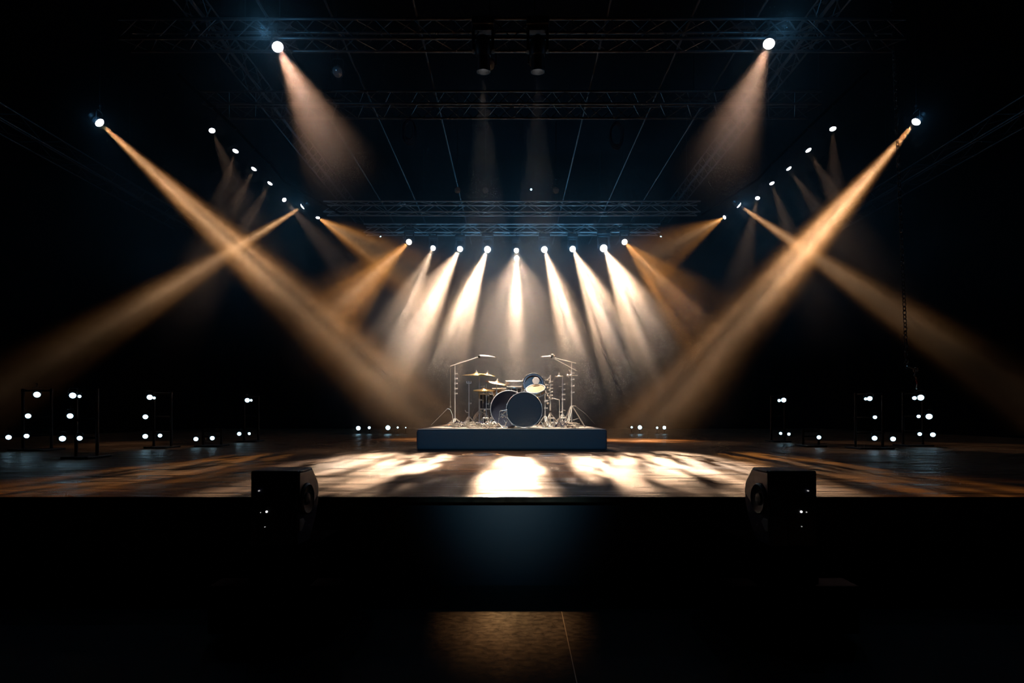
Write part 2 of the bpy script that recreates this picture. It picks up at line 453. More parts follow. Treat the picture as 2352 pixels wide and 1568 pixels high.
for i, (px, py, tx, ty, pw, ha, sc, colr, halo, lab, ov) in enumerate(back):
    loc = P(px, py, YB); tgt = on_plane(tx, ty, DECK) if i != 4 else Vector((.1, 9.6, 1.35))
    edge = AMBER_E if colr is AMBER else PEACH_E
    place(MH_Y if colr is AMBER else MH_W, 'moving_head_lamp', loc, tgt, sc, lab, BG)
    dv = (tgt - loc).normalized()
    spot('lamp_beam', loc + dv * .17, tgt, pw, ha, colr, edge, blend=.9, seed=i * 3.1, contrast=1.0, gscale=58, radius=.04, oval=ov)
    point('added_halo', loc + dv * .25, halo * 2.4, BLUE, .04)  # added blue point light that makes the halo before the lens
loc = P(1187, 592, YB + .3); tgt = on_plane(1180, 1085, DECK)
place(MH_W, 'moving_head_lamp', loc, tgt, .75, 'lower of the two stacked lamps in the middle, beam falling straight down', BG)
spot('lamp_beam', loc + (tgt - loc).normalized() * .14, tgt, 36000, 1.6, (1, .88, .78), PEACH_E, blend=1, seed=40, contrast=.6, gscale=45, radius=.04, oval=3.0)
point('added_halo', loc + (tgt - loc).normalized() * .2, 8, BLUE, .04)  # added halo light, as for the rest of the row
# --- high front lamps
TG = 'large lamps high over the stage'
for px, py, tx, ty, td, lab, pw in ((638, 108, 800, 420, 7.6, 'large white lamp at the top left, short beam leaning to the right', 3400), (1766, 101, 1650, 380, 7.6, 'large white lamp at the top right, short beam leaning to the left', 1900)):
    loc = P(px, py, y1); tgt = P(tx, ty, td)
    place(PAR_W, 'stage_lamp', loc, tgt, .98, lab, TG)
    dv = (tgt - loc).normalized()
    spot('lamp_beam', loc + dv * .08, tgt, pw, 14, (1, .72, .54), (1, .55, .3), blend=1, contrast=.15, seed=px, radius=.05)
    point('added_halo', loc + Vector((0, -.5, -.1)), 7, BLUE, .04)  # blue halo light added in front of the high lamp
# --- crossing amber lamps on the two sides
SG = 'lamps with long amber beams at the sides'
side = [
    (229, 282, 10.6, 860, 860, 11.5, 42000, 8.5, 1.0, 'far left lamp with a long amber beam slanting down to the right'),
    (2104, 280, 10.6, 1650, 800, 11.0, 54000, 9, .95, 'far right lamp with a long amber beam slanting down to the left'),
    (695, 474, 14.0, 40, 880, 13.0, 85000, 7, .85, 'left lamp with an amber beam slanting down to the left, end of the lamp row'),
    (1697, 471, 14.0, 2330, 900, 13.0, 62000, 7, .85, 'right lamp with an amber beam slanting down to the right, end of the lamp row'),
]
for i, (px, py, d, tx, ty, td, pw, ha, sc, lab) in enumerate(side):
    loc = P(px, py, d); tgt = P(tx, ty, td)
    place(PAR_W, 'stage_lamp', loc, tgt, sc, lab, SG, hang=3)
    dv = (tgt - loc).normalized()
    spot('lamp_beam', loc + dv * .07, tgt, pw, ha, AMBER, AMBER_E, blend=1, seed=50 + i * 5, contrast=.45, gscale=14, radius=.04, soft=2.2)
    point('added_halo', loc + dv * .1 + Vector((0, -.2, 0)), 7, BLUE, .04)  # blue halo light added beside the amber lamp
# --- slanting rows of small lamps
RG = 'small lamps in the slanting rows'
rowL = [(487, 300), (541, 347), (583, 388), (620, 421), (653, 459), (730, 500)]
rowR = [(1913, 296), (1857, 345), (1812, 387), (1773, 421), (1740, 455), (1664, 499)]
tl = [(530, 400), (515, 430), (545, 460), (580, 490), (690, 500), (735, 600)]
tr = [(1915, 400), (1900, 420), (1870, 470), (1800, 500), (1728, 505), (1560, 570)]
ordn = ['nearest', 'second nearest', 'third nearest', 'third farthest', 'second farthest', 'farthest']
for row, tg, nm in ((rowL, tl, 'left'), (rowR, tr, 'right')):
    pp = [P(px, py, 5.4 * F / (HZ - py)) for px, py in row]; pp = [Vector((p.x, p.y, 7.05)) for p in pp]
    b = B(); tube(b, [pp[0] + (pp[0] - pp[1]) * 1.2] + pp + [pp[-1] + (pp[-1] - pp[-2]) * .8], .026, 10)
    pipe = tag(obj('lighting_pipe', b, M['case_black']), 'black pipe above the slanting row of small lamps, %s side' % nm, 'pipe', 'side lighting pipes')
    for k in (1, 4):
        b = B(); cyl(b, (pp[k].x + .2, pp[k].y - .2 * (pp[k].y - pp[k - 1].y) / max(.01, abs(pp[k].x - pp[k - 1].x)) * 0, 7.05), (pp[k].x + .2, pp[k].y, 9.99), .008, n=6)
        cyl(b, (pp[k].x + .22, pp[k].y, 7.05), (pp[k].x - .02, pp[k].y, 7.05), .012, n=6)
        obj('hanging_cable', b, M['black_metal'], pipe)
    for i, ((px, py), (tx, ty)) in enumerate(zip(row, tg)):
        d = 5.4 * F / (HZ - py)
        if i == 5: d += .0
        loc = P(px, py, d); tgt = P(tx, ty, d - .3)
        sz = (13 - i * .9) / 2 / F * d
        place(PAR_W, 'stage_lamp', loc, tgt, sz / .088, '%s lamp of the slanting row of small white lamps, %s side' % (ordn[i], nm), RG, hang=1)
        if i < 5: spot('lamp_beam', loc + (tgt - loc).normalized() * .06, tgt, 320, 9, (1, .7, .5), (1, .55, .3), blend=1, contrast=.2, seed=i, radius=.03)
        else:
            ft = on_plane(660 if px > 1176 else 1710, 1080, DECK)
            spot('lamp_beam', loc + (ft - loc).normalized() * .08, ft, 2800, 5.5, (1, .66, .36), AMBER_E, blend=.9, contrast=1.0, gscale=38, seed=px, radius=.03, oval=1.6)
# pin lamps beside the rear truss
for px, py, nm in ((874, 543, 'left'), (1518, 543, 'right')):
    loc = P(px, py, y4); tgt = loc + Vector((-.4 if px > 1100 else .4, -.3, -1.2))
    place(PAR_S, 'stage_lamp', loc, tgt, .3, 'tiny pin lamp beside the %s end of the rearmost truss' % nm, 'tiny pin lamps')
# fixtures under the roof, the first two with added lights for the kit
for px, py, d, k, lab in ((1110, 118, y1, 1.0, 'moving head with added kit light, pointing down from the nearest truss, left of centre'), (1235, 118, y1, 1.0, 'moving head with added kit light, pointing down from the nearest truss, right of centre')):
    loc = P(px, py, d); tgt = Vector((.45 * (1 if px > 1170 else -1), 9.45, RISER))
    mh = place(MH_W, 'moving_head_lamp', loc, tgt, k, lab, 'downward moving heads under the nearest truss')
    b = B(); lathe(b, [(.108, -.04), (.112, -.30), (.106, -.30), (.100, -.04), (.108, -.04)], n=28)  # added tube that keeps the lit lens out of sight
    sn = obj('snoot', b, M['black_metal'], [c for c in mh.children if c.name.startswith('housing')][0])
    spot('lamp_beam', loc + (tgt - loc).normalized() * .32, tgt, 5000, 11, (1, .86, .72), (1, .8, .62), blend=.7, contrast=.1, radius=.03)  # light added to brighten the drums from an otherwise dark fixture
for px, py, lab in ((1051, 437, 'leftmost dim round lamp hanging above the third truss'), (1115, 437, 'middle dim round lamp hanging above the third truss'), (1277, 437, 'rightmost dim round lamp hanging above the third truss')):
    loc = P(px, py, 14.2)
    place(PAR_O, 'stage_lamp', loc, loc + Vector((0, -1, -.5)), .9, lab, 'dim round lamps above the third truss', hang=3)
for px, py, lab in ((775, 165, 'unlit lamp in the dark behind the nearest truss, far left'), (1125, 148, 'unlit lamp behind the nearest truss, left of centre'), (1228, 145, 'unlit lamp behind the nearest truss, right of centre')):
    loc = P(px, py, 9.3)
    place(PAR_O, 'stage_lamp', loc, loc + Vector((0, -.8, -.6)), 1.0, lab, 'unlit lamps behind the nearest truss', hang=3)
loc = P(1220, 435, 14.2); place(PAR_S, 'stage_lamp', loc, loc + Vector((0, -1, -.4)), .28, 'tiny bright lamp between the dim round lamps above the third truss', 'tiny pin lamps', hang=3)

# --- side towers with their round lamps
def tower(x, y, top, label, w=.5):
    r = thing('lighting_tower', label, 'lighting tower', (x, y, DECK), 'black lighting towers at the stage sides')
    b = B(); box(b, (0, .12, .015), (w, .4, .03)); obj('base_plate', b, M['black_metal'], r, bevel=.006)
    for s in (-1, 1):
        b = B(); cyl(b, (s * w * .4, .12, .03), (s * w * .4, .12, top), .02, n=10); obj('upright', b, M['black_metal'], r)
    for z in (.26, top * .55, top - .03):
        b = B(); cyl(b, (-w * .45, .12, z), (w * .45, .12, z), .014, n=8); obj('crossbar', b, M['black_metal'], r)
    return r
DG = 'round white lamps on the side towers'
def floor_lamps(lst, d, where):
    for px, py, r, what in lst:
        loc = P(px, py, d)
        tgt = Vector((loc.x * .15, 1.0, loc.z + .05))
        place(PAR_S, 'tower_lamp', loc, tgt, r / F * d / .088, '%s, %s' % (what, where), DG, 'round lamp')
towers = [
    (-7.35, 7.9, [(85, 906, 6.2, 'top round lamp'), (64.5, 955, 5.2, 'middle round lamp'), (19.6, 1004, 5, 'lower left round lamp'), (61, 1001, 4.6, 'lower right round lamp')], 'leftmost tower'),
    (-5.55, 6.5, [(167, 908, 6.2, 'top large round lamp'), (182.6, 910, 3.2, 'top small round lamp'), (161, 955, 5.6, 'middle round lamp'), (143.4, 1007, 6, 'lower left round lamp'), (183, 1006, 5, 'lower right round lamp')], 'second tower from the left'),
    (-5.9, 8.5, [(344, 912, 5.6, 'top large round lamp'), (354, 913.6, 2.8, 'top small round lamp'), (334, 957, 5, 'middle round lamp'), (333.6, 1001.8, 5, 'lower left round lamp'), (367.6, 1000, 4, 'lower right round lamp')], 'third tower from the left'),
    (-5.25, 8.9, [(450, 1008, 4.5, 'left round lamp'), (487.6, 1005.9, 4.5, 'right round lamp')], 'short fourth tower from the left'),
    (-5.25, 10.4, [(568, 919, 4.8, 'top large round lamp'), (577, 919, 2.5, 'top small round lamp'), (549.4, 996, 4, 'lower left round lamp'), (572.5, 995.5, 2.8, 'lower right round lamp')], 'fifth tower from the left'),
    (5.45, 10.4, [(1789.8, 919.6, 3.2, 'top small round lamp'), (1800, 918.5, 5, 'top large round lamp'), (1793, 995, 3, 'lower left round lamp'), (1812, 996.6, 3.2, 'lower right round lamp')], 'innermost right tower'),
    (5.2, 8.9, [(1881, 1004, 4.2, 'single round lamp')], 'short right tower'),
    (5.9, 8.3, [(1988.4, 915.8, 3, 'top small round lamp'), (1997.7, 915, 5, 'top large round lamp'), (2009.7, 958, 3.8, 'middle round lamp'), (2008.8, 1006, 5, 'lower left round lamp'), (2051.3, 1007.8, 5, 'lower right round lamp')], 'third right tower'),
    (7.1, 9.0, [(2100.3, 913.9, 4, 'top small round lamp'), (2114.7, 912.8, 6.2, 'top large round lamp'), (2110, 956, 3.5, 'middle small round lamp'), (2134, 956.3, 6, 'middle large round lamp'), (2112.5, 996.6, 3.8, 'lower left round lamp'), (2142.7, 998, 4.8, 'lower right round lamp')], 'outermost right tower'),
]
for x, d, lst, where in towers:
    xs = [(p[0] - 1176) / F * d for p in lst]
    top = CAMZ + (HZ - min(p[1] for p in lst)) / F * d - DECK + .1
    tower((min(xs) + max(xs)) / 2, d + .12, max(top, .32), 'black pole frame carrying round white lamps, %s' % where, max(.34, max(xs) - min(xs) + .12))
    floor_lamps(lst, d, where)
FG = 'small lamps on the floor behind the riser'
for px, py, r, lab in ((823, 983, 4.7, 'large floor lamp, outermost left of the riser'), (848, 982, 2.9, 'medium floor lamp between the two large ones, left of the riser'), (891, 982, 5, 'large floor lamp nearer to the left of the riser'), (913.5, 981.4, 1.9, 'small floor lamp close to the left of the riser'), (932, 981.7, 1.1, 'faintest floor lamp at the left corner of the riser'),
                       (1451, 981, 2.1, 'small floor lamp nearest to the right of the riser'), (1469.8, 981.2, 4.4, 'large floor lamp right of the riser'), (1509.4, 982, 2.2, 'small floor lamp farther right of the riser'), (1526, 981.7, 3.6, 'outermost medium floor lamp right of the riser')):
    d = 15.0; loc = P(px, py, d)
    f = place(PAR_S, 'floor_lamp', loc, (loc.x * .6, 1, loc.z), r / F * d / .088, lab, FG, 'round lamp')
    # floor bracket
    b = B(); h = loc.z - DECK; k = f.scale.x
    box(b, (0, 0, -h / k + .01 / k), (.12 / k, .1 / k, .02 / k)); cyl(b, (0, .05, -h / k + .01), (0, .05, -.02), .01 / k, n=8)
    obj('stand', b, M['black_metal'], f)
def kill(o):
    for c in list(o.children): kill(c)
    bpy.data.objects.remove(o)
for o in (PAR_W, PAR_S, PAR_O, MH_W, MH_Y, MH_O): kill(o)

# ------------------------------------------------------------------ hanging chain, cable coils
def chain_links(bm, p, q, link=.045, r=.007):
    p, q = Vector(p), Vector(q); n = int((q - p).length / (link * 1.5)); d = (q - p).normalized()
    for i in range(n):
        c = p + (q - p) * (i + .5) / n
        Mx = Matrix.Translation(c) @ d.to_track_quat('X', 'Z').to_matrix().to_4x4() @ Matrix.Rotation(PI / 2 * (i % 2), 4, 'X') @ Matrix.Diagonal((1, .6, 1, 1))
        torus(bm, link, r, Mx, n=10, k=5)
ch = thing('hoist_chain', 'thin hanging hoist chain above the outermost right tower', 'chain', P(2085, 600, 8.6))
b = B(); o0 = P(2085, 600, 8.6)
chain_links(b, Vector((-.35, 0, 9.98 - o0.z)), P(2083, 845, 8.6) - o0); obj('links', b, M['black_metal'], ch)
b = B(); a0, a1 = P(2101, 845, 8.6) - o0, P(2108, 893, 8.6) - o0
tube(b, [P(2083, 840, 8.6) - o0, P(2106, 850, 8.6) - o0, P(2100, 862, 8.6) - o0, P(2109, 873, 8.6) - o0, P(2105, 893, 8.6) - o0], .012, 8)
torus(b, .04, .01, Matrix.Translation(P(2104, 850, 8.6) - o0) @ Matrix.Rotation(PI / 2, 4, 'X'), n=16)
obj('hook', b, M['steel'], ch)
b = B(); cyl(b, P(2105, 872, 8.6) - o0, P(2109, 884, 8.6) - o0, .018, n=10); obj('marker_tape', b, M['red'], ch)
for px, py, lab in ((940, 300, 'loops of cable hanging below the second truss, left of centre'), (1415, 310, 'loops of cable hanging below the second truss, right of centre')):
    b = B(); c = P(px, py, y2 + .5)
    for i in range(6):
        Mx = Matrix.Translation((random.uniform(-.03, .03), random.uniform(-.03, .03), random.uniform(-.03, .03))) @ Matrix.Rotation(PI / 2 + random.uniform(-.2, .2), 4, 'X') @ Matrix.Rotation(random.uniform(-.3, .3), 4, 'Y') @ Matrix.Diagonal((.65, 1.25, 1, 1))
        torus(b, .19 + random.uniform(-.03, .03), .008, Mx, n=30, k=6)
    cyl(b, (0, 0, .2), (0, 0, ZT - c.z), .008, n=6)
    tag(obj('cable_coil', b, M['cable'], loc=c), lab, 'cable', 'cable coils below the second truss')

# ------------------------------------------------------------------ drum kit
def rz(d): return RISER
def G(px, d): return Vector(((px - 1176) / F * d, d, RISER))
def stand(name, label, cat, px, d, top_py, group=None, spread=.2, legh=.2, r=.0105, knobs=2, bow=0.0, turn=.4, m='chrome', braces=True):
    g0 = G(px, d); top = P(px, top_py, d).z - RISER
    root = thing(name, label, cat, g0, group)
    b = B(); cyl(b, (0, 0, .04), (0, 0, top * .55), r * 1.35, n=10); obj('lower_pole', b, M[m], root)
    b = B(); cyl(b, (0, 0, top * .52), (0, 0, top), r, n=10); obj('upper_pole', b, M[m], root)
    for k in range(3):
        a = turn + k * 2 * PI / 3
        b = B(); dx, dy = math.cos(a), math.sin(a)
        if bow: pts = [(dx * spread * t, dy * spread * t, legh * (1 - t ** 2.0) + .012) for t in (.04, .2, .4, .6, .8, 1)]
        else: pts = [(dx * .015, dy * .015, legh + .012), (dx * spread, dy * spread, .012)]
        for off in (-.013, .013):
            tube(b, [(p[0] - dy * off, p[1] + dx * off, p[2]) for p in pts], .007, 7)
        if braces: cyl(b, (dx * .015, dy * .015, legh * .35), (dx * spread * .55, dy * spread * .55, legh * (.45 if not bow else .68)), .005, n=6)
        lg = obj('leg', b, M[m], root)
        b = B(); ball(b, (dx * spread, dy * spread, .013), .016, 8, (1, 1, .8)); obj('rubber_foot', b, M['rubber'], lg)
    b = B(); cyl(b, (0, 0, legh - .01), (0, 0, legh + .03), r * 2.2, n=10); obj('collar', b, M[m], root)
    for i in range(knobs):
        z = top * (.54 + .4 * i / max(1, knobs))
        b = B(); cyl(b, (0, 0, z - .018), (0, 0, z + .018), r * 1.9, n=10)
        cyl(b, (0, 0, z), (.035, -.01, z), .006, n=6); ball(b, (.04, -.012, z), .011, 8, (1, .5, 1.4))
        obj('wing_nut', b, M[m], root)
    return root, g0, top
def rel(root_loc, px, py, d): return P(px, py, d) - root_loc

def disc_cymbal(name, label, group, px, py, d, rpx, tilt_x, tilt_y, m, thick=.004, stem=True):
    R = rpx / F * d; c = P(px, py, d)
    root = thing(name, label, 'cymbal', c, group)
    Mx = Matrix.Rotation(tilt_y, 4, 'Y') @ Matrix.Rotation(tilt_x, 4, 'X')
    b = B(); h = R * .16
    lathe(b, [(.006, h + .02), (R * .1, h + .012), (R * .2, h), (R * .24, h * .72), (R * .6, h * .38), (R, 0), (R, -thick), (R * .6, h * .38 - thick), (R * .24, h * .72 - thick), (R * .18, h - thick), (.006, h)], Mx, n=48)
    for k in range(7): torus(b, R * (.34 + .09 * k), .0012, Mx @ Matrix.Translation((0, 0, h * (.62 - .09 * k) + .0005)), n=40, k=4)
    obj('plate', b, M[m], root)
    b = B(); Mf = Mx @ Matrix.Translation((0, 0, h + .02))
    lathe(b, [(0, .035), (.008, .035), (.008, .012), (.016, .01), (.016, -.002), (0, -.002)], Mf, n=14)
    obj('wing_nut', b, M['chrome'], root)
    return root

# bass drums
def bass_drum(px, py, rpx, d, depth, label, hm='head_dark'):
    R = rpx / F * d; c = P(px, py, d); c.z = RISER + R + .004
    root = thing('bass_drum', label, 'bass drum', c, 'bass drums')
    Mx = Matrix.Rotation(PI / 2, 4, 'X')     # local +Z looks at the camera
    b = B(); lathe(b, [(R * .965, -depth), (R * .965, 0), (R * .94, 0), (R * .94, -depth), (R * .965, -depth)], Mx, n=64); obj('shell', b, M['lacquer'], root)
    b = B(); lathe(b, [(0, .0), (R * .93, .0), (R * .955, .006), (R * .965, -.01), (0, -.012)], Mx, n=64); obj('front_head', b, M[hm], root)
    b = B(); lathe(b, [(0, -depth), (R * .95, -depth), (R * .95, -depth - .005), (0, -depth - .005)], Mx, n=64); obj('rear_head', b, M['white'], root)
    for z in (.006, -depth):
        b = B(); lathe(b, [(R * .965, z - .018), (R, z - .018), (R, z + .014), (R * .975, z + .016), (R * .955, z + .01), (R * .965, z - .018)], Mx, n=64); obj('hoop', b, M['chrome'] if z < 0 else M['lacquer'], root)
    b = B(); torus(b, R * .99, .0065, Mx @ Matrix.Translation((0, 0, .016)), n=72, k=6); obj('rim_wire', b, M['chrome'], root)
    for k in range(10):
        a = 2 * PI * (k + .5) / 10; b = B()
        ex = Vector((math.cos(a) * R * 1.0, 0, math.sin(a) * R * 1.0))
        cyl(b, ex + Vector((0, .0, 0)), ex + Vector((0, depth * .35, 0)), .0045, n=6)
        cyl(b, ex + Vector((0, depth * .3, 0)), ex + Vector((0, depth * .42, 0)), .011, n=8)
        box(b, ex + Vector((0, -.012, 0)), (.02, .012, .02))
        obj('lug', b, M['chrome'], root)
    for s in (-1, 1):
        b = B(); tube(b, [(s * R * .85, depth * .2, -R * .45), (s * R * 1.12, depth * .05, -R * .98)], .007, 8); obj('spur', b, M['chrome'], root)
    return root, c, R
bd, bdc, bdR = bass_drum(1204, 942, 41.5, 8.62, .36, 'front bass drum with a plain dark head facing forward')
bd2, bd2c, bd2R = bass_drum(1169, 944, 42.5, 9.05, .30, 'second bass drum, half hidden to the left behind the front one', 'head_navy')

def drum(name, label, px, py, d, rpx, hpx, tilt, m_shell, m_head, group, cat='drum', roll=0.0, lugs=8):
    R = rpx / F * d; H = hpx / F * d; c = P(px, py, d)
    root = thing(name, label, cat, c, group)
    Mx = Matrix.Rotation(roll, 4, 'Y') @ Matrix.Rotation(tilt, 4, 'X')
    b = B(); lathe(b, [(R * .95, -H), (R * .95, 0), (R * .93, 0), (R * .93, -H), (R * .95, -H)], Mx, n=44); obj('shell', b, M[m_shell], root)
    b = B(); lathe(b, [(0, .004), (R * .9, .004), (R * .96, -.006), (0, -.008)], Mx, n=44); obj('batter_head', b, M[m_head], root)
    b = B(); lathe(b, [(0, -H), (R * .95, -H + .003), (R * .95, -H - .003), (0, -H - .004)], Mx, n=44); obj('bottom_head', b, M['skin'], root)
    for z in (0, -H):
        b = B(); lathe(b, [(R * .95, z - .012), (R * 1.02, z - .012), (R, z - .008), (R, z + .008), (R * 1.03, z + .012), (R * .96, z + .012), (R * .95, z - .012)], Mx, n=44); obj('rim', b, M['chrome'], root)
    for k in range(lugs):
        a = 2 * PI * (k + .5) / lugs; b = B()
        e = Vector((math.cos(a) * R * 1.03, math.sin(a) * R * 1.03, 0))
        cyl(b, Mx @ (e + Vector((0, 0, .01))), Mx @ (e + Vector((0, 0, -H * .9))), .0035, n=6)
        cyl(b, Mx @ (e + Vector((0, 0, -H * .38))), Mx @ (e + Vector((0, 0, -H * .62))), .009, n=8)
        ball(b, Mx @ (e + Vector((0, 0, .014))), .007, 6)
        obj('lug', b, M['chrome'], root)
    return root, c, R, H
KG = 'small drums of the kit'
drum('snare_drum', 'shiny shallow drum with a sparkling chrome rim behind the bass drums', 1181, 876, 9.5, 20, 8, .14, 'chrome', 'white', KG, lugs=10)
drum('rack_tom', 'dark tom below the sparkling rimmed drum, above the left bass drum', 1181, 889, 9.2, 17, 19, .1, 'lacquer', 'skin', KG)
# large black tom tipped up: open end towards the audience
R = 25 / F * 9.5; c = P(1225, 881, 9.5)
tm = thing('high_tom', 'large black tom tipped up on edge, sparkling rim, above the bass drum', 'drum', c, KG)
Mx = Matrix.Rotation(-.12, 4, 'Y') @ Matrix.Rotation(PI / 2 - .15, 4, 'X')
b = B(); lathe(b, [(R * .96, -.22), (R * .96, 0), (R * .80, 0), (R * .80, -.22), (R * .96, -.22)], Mx, n=48); obj('shell', b, M['lacquer'], tm)
b = B(); lathe(b, [(0, -.10), (R * .8, -.10), (R * .8, -.105), (0, -.105)], Mx, n=48); obj('inner_head', b, M['lacquer'], tm)
for z in (.0, -.22):
    b = B(); torus(b, R * .97, .008, Mx @ Matrix.Translation((0, 0, z)), n=48); obj('rim', b, M['black_metal'], tm)
for k in range(12):
    a = 2 * PI * k / 12; b = B(); e = Vector((math.cos(a) * R * 1.02, math.sin(a) * R * 1.02, 0))
    cyl(b, Mx @ (e + Vector((0, 0, .012))), Mx @ (e + Vector((0, 0, -.2))), .004, n=6); cyl(b, Mx @ (e + Vector((0, 0, -.05))), Mx @ (e + Vector((0, 0, -.1))), .010, n=8)
    ball(b, Mx @ (e + Vector((0, 0, .015))), .009, 6); obj('lug', b, M['chrome'], tm)
b = B(); cyl(b, (0, -.01, 0), (0, .01, 0), .064, n=28); pad = obj('microphone_pad', b, M['white'], bevel=.006, loc=P(1231, 874.5, 9.18))
b = B(); cyl(b, (0, .008, 0), (.0, .34, -.05), .008, n=8); obj('arm', b, M['steel'], pad)
tag(pad, 'small white rounded disc in front of the big black tom', 'microphone')
drum('floor_tom_drum', 'tan headed drum tilted to face front, just above the bass drum', 1230, 893, 9.1, 22, 10, .5, 'tan', 'skin', KG, roll=-.15)
drum('floor_tom', 'dark floor tom standing under the hi-hat on the left', 1117, 905, 9.9, 17, 34, 0.02, 'lacquer', 'skin', KG)
for dx in (-12, 0, 12):
    b = B(); 
    o_ = bpy.data.objects['floor_tom']
    p0 = P(1117 + dx, 925, 9.9 - (.12 if dx == 0 else -.05)); p1 = Vector((p0.x * 1.0, p0.y, RISER + .005))
    cyl(b, p0 - o_.location, p1 - o_.location, .006, n=8); obj('leg', b, M['chrome'], o_)
drum('side_drum', 'small copper coloured drum behind the left cymbals', 1146, 893, 9.9, 16, 16, .12, 'tan', 'skin', KG)

# cymbals and their stands
CG = 'cymbals on stands'
disc_cymbal('crash_cymbal', 'large brass cymbal, highest on the left, lying almost level', CG, 1094, 862, 9.6, 32, .07, .02, 'brass')
disc_cymbal('splash_cymbal', 'brass cymbal overlapping the high left one, tilted right', CG, 1119, 860.5, 9.45, 19, .1, .16, 'brass')
disc_cymbal('ride_cymbal', 'copper brown cymbal tilted down to the right beside the rimmed drum', CG, 1141, 880, 9.55, 27, .12, .2, 'bronze')
disc_cymbal('hi_hat', 'lower left pair of brass hi-hat cymbals', CG, 1112, 896, 9.4, 25, .12, .0, 'brass', thick=.012)
disc_cymbal('effect_cymbal', 'small thin cymbal on the right, seen edge-on', CG, 1284, 864, 9.6, 11, .03, -.02, 'steel')
HG = 'chrome stands on the riser'
stand('cymbal_stand', 'thick cymbal stand with bowed legs under the high left cymbals', 'stand', 1101, 9.6, 866, HG, .24, .27, knobs=3, bow=1, turn=.2, m='steel')
stand('hi_hat_stand', 'thin hi-hat stand rising through the lower left cymbals', 'stand', 1117, 9.42, 882, HG, .2, .2, r=.006, knobs=2, turn=1.0)
st, g0, tp = stand('clamp_stand', 'short stand with an empty clamp between the left microphone and the cymbals', 'stand', 1077, 9.7, 880, HG, .17, .17, r=.008, knobs=1)
b = B(); box(b, (.0, 0, tp), (.085, .02, .012)); [box(b, (x, 0, tp + .02), (.014, .02, .045)) for x in (-.04, 0, .04)]; obj('clamp', b, M['chrome'], st, bevel=.003)
b = B(); tube(b, [(0, 0, .26), (-.05, -.02, .27), (-.07, -.02, .31)], .006); obj('handle', b, M['chrome'], st)
st, g0, tp = stand('ride_stand', 'stand under the copper brown cymbal', 'stand', 1141, 9.58, 878, HG, .18, .2, knobs=2, turn=.9)
st, g0, tp = stand('tom_stand', 'stand right of the bass drum with stacked clamps and knobs', 'stand', 1264, 9.6, 861, HG, .2, .22, r=.011, knobs=6, turn=.1, m='steel')
b = B()
for k in range(10):
    z = tp * (.45 + .5 * k / 10); x = -.05 - .04 * math.sin(k * 2.1)
    cyl(b, (0, 0, z), (x, -.02, z + .02 * math.cos(k)), .008, n=7); ball(b, (x, -.02, z), .018, 8, (1, 1, 1.3))
tube(b, [(0, 0, tp * .97), (-.04, 0, tp * .92), (-.1, -.01, tp * .9)], .008); obj('clamp_arm', b, M['steel'], st)
st, g0, tp = stand('short_stand', 'thin stand hard against the right side of the bass drum', 'stand', 1252, 9.4, 900, HG, .15, .18, r=.008, knobs=2, turn=.7)
st, g0, tp = stand('cymbal_stand', 'stand under the small thin cymbal on the right', 'stand', 1292, 9.6, 864, HG, .2, .21, r=.009, knobs=4, turn=.3)
b = B(); cyl(b, (0, 0, tp), (-.07, 0, tp + .004), .007, n=8); cyl(b, (0, 0, tp * .8), (-.07, 0, tp * .8), .006, n=8); ball(b, (0, 0, tp), .016, 8); obj('arm', b, M['chrome'], st)
st, g0, tp = stand('bent_stand', 'low bent rod stand between the two right-hand stands', 'stand', 1285, 9.9, 918, HG, .14, .14, r=.006, knobs=1, turn=.5)
b = B(); tube(b, [(0, 0, tp), (-.05, 0, tp + .01), (-.14, 0, tp + .04)], .006); obj('arm', b, M['chrome'], st)

# microphones on booms
def mic(root, tip, tail, rr):
    tip, tail = Vector(tip), Vector(tail)
    q, L = frame(tail, tip); Mx = Matrix.Translation(tail) @ q.to_matrix().to_4x4()
    b = B(); lathe(b, [(0, .0), (rr * .95, 0), (rr, L * .1), (rr * .9, L * .45), (rr * .5, L * .8), (rr * .16, L), (0, L)], Mx, n=20)
    body = obj('microphone_body', b, M['white'], root)
    b = B(); lathe(b, [(0, -rr * 1.3), (rr * .6, -rr * 1.25), (rr * 1.02, -rr * .6), (rr * 1.02, 0.0), (0, 0)], Mx, n=20); obj('microphone_clip', b, M['black_metal'], root)
    return body
MG = 'tall boom stands at both ends of the riser'
D = 9.3
st, g0, tp = stand('microphone_stand', 'tall boom microphone stand at the left end of the riser', 'microphone stand', 1045, D, 838, MG, .22, .14, r=.008, knobs=5, turn=.5)
R_ = lambda px, py, d=D: P(px, py, d) - g0
b = B(); cyl(b, R_(1034, 841), R_(1100, 819.5), .008, n=10)
for t in (.05, .3, .55, .75, .9):
    p = R_(1034, 841).lerp(R_(1100, 819.5), t); ball(b, p, .013, 8)
obj('boom', b, M['chrome'], st)
m1 = thing('boom_microphone', 'long pale microphone on the left boom, pointing right', 'microphone', P(1103, 818, D), 'microphones on booms')
mic(m1, P(1138, 820, D) - m1.location, (0, 0, 0), .031)
b = B(); cyl(b, R_(1034.5, 841), R_(1034.5, 936), .0035, n=6); cyl(b, R_(1034.5, 936), R_(1034.5, 932), .012, n=8); obj('counterweight_rod', b, M['steel'], st)
b = B(); tube(b, [R_(990, 976, 9.5), R_(1028, 938), R_(1034, 940), R_(1039, 952), R_(1041, 972)], .0055, 7); obj('brace_rod', b, M['chrome'], st)
st, g0, tp = stand('microphone_stand', 'tall boom microphone stand at the right end of the riser', 'microphone stand', 1313, D, 833, MG, .24, .36, r=.008, knobs=4, turn=.1)
b = B(); cyl(b, R_(1269, 821), R_(1323, 834), .008, n=10); obj('boom', b, M['chrome'], st)
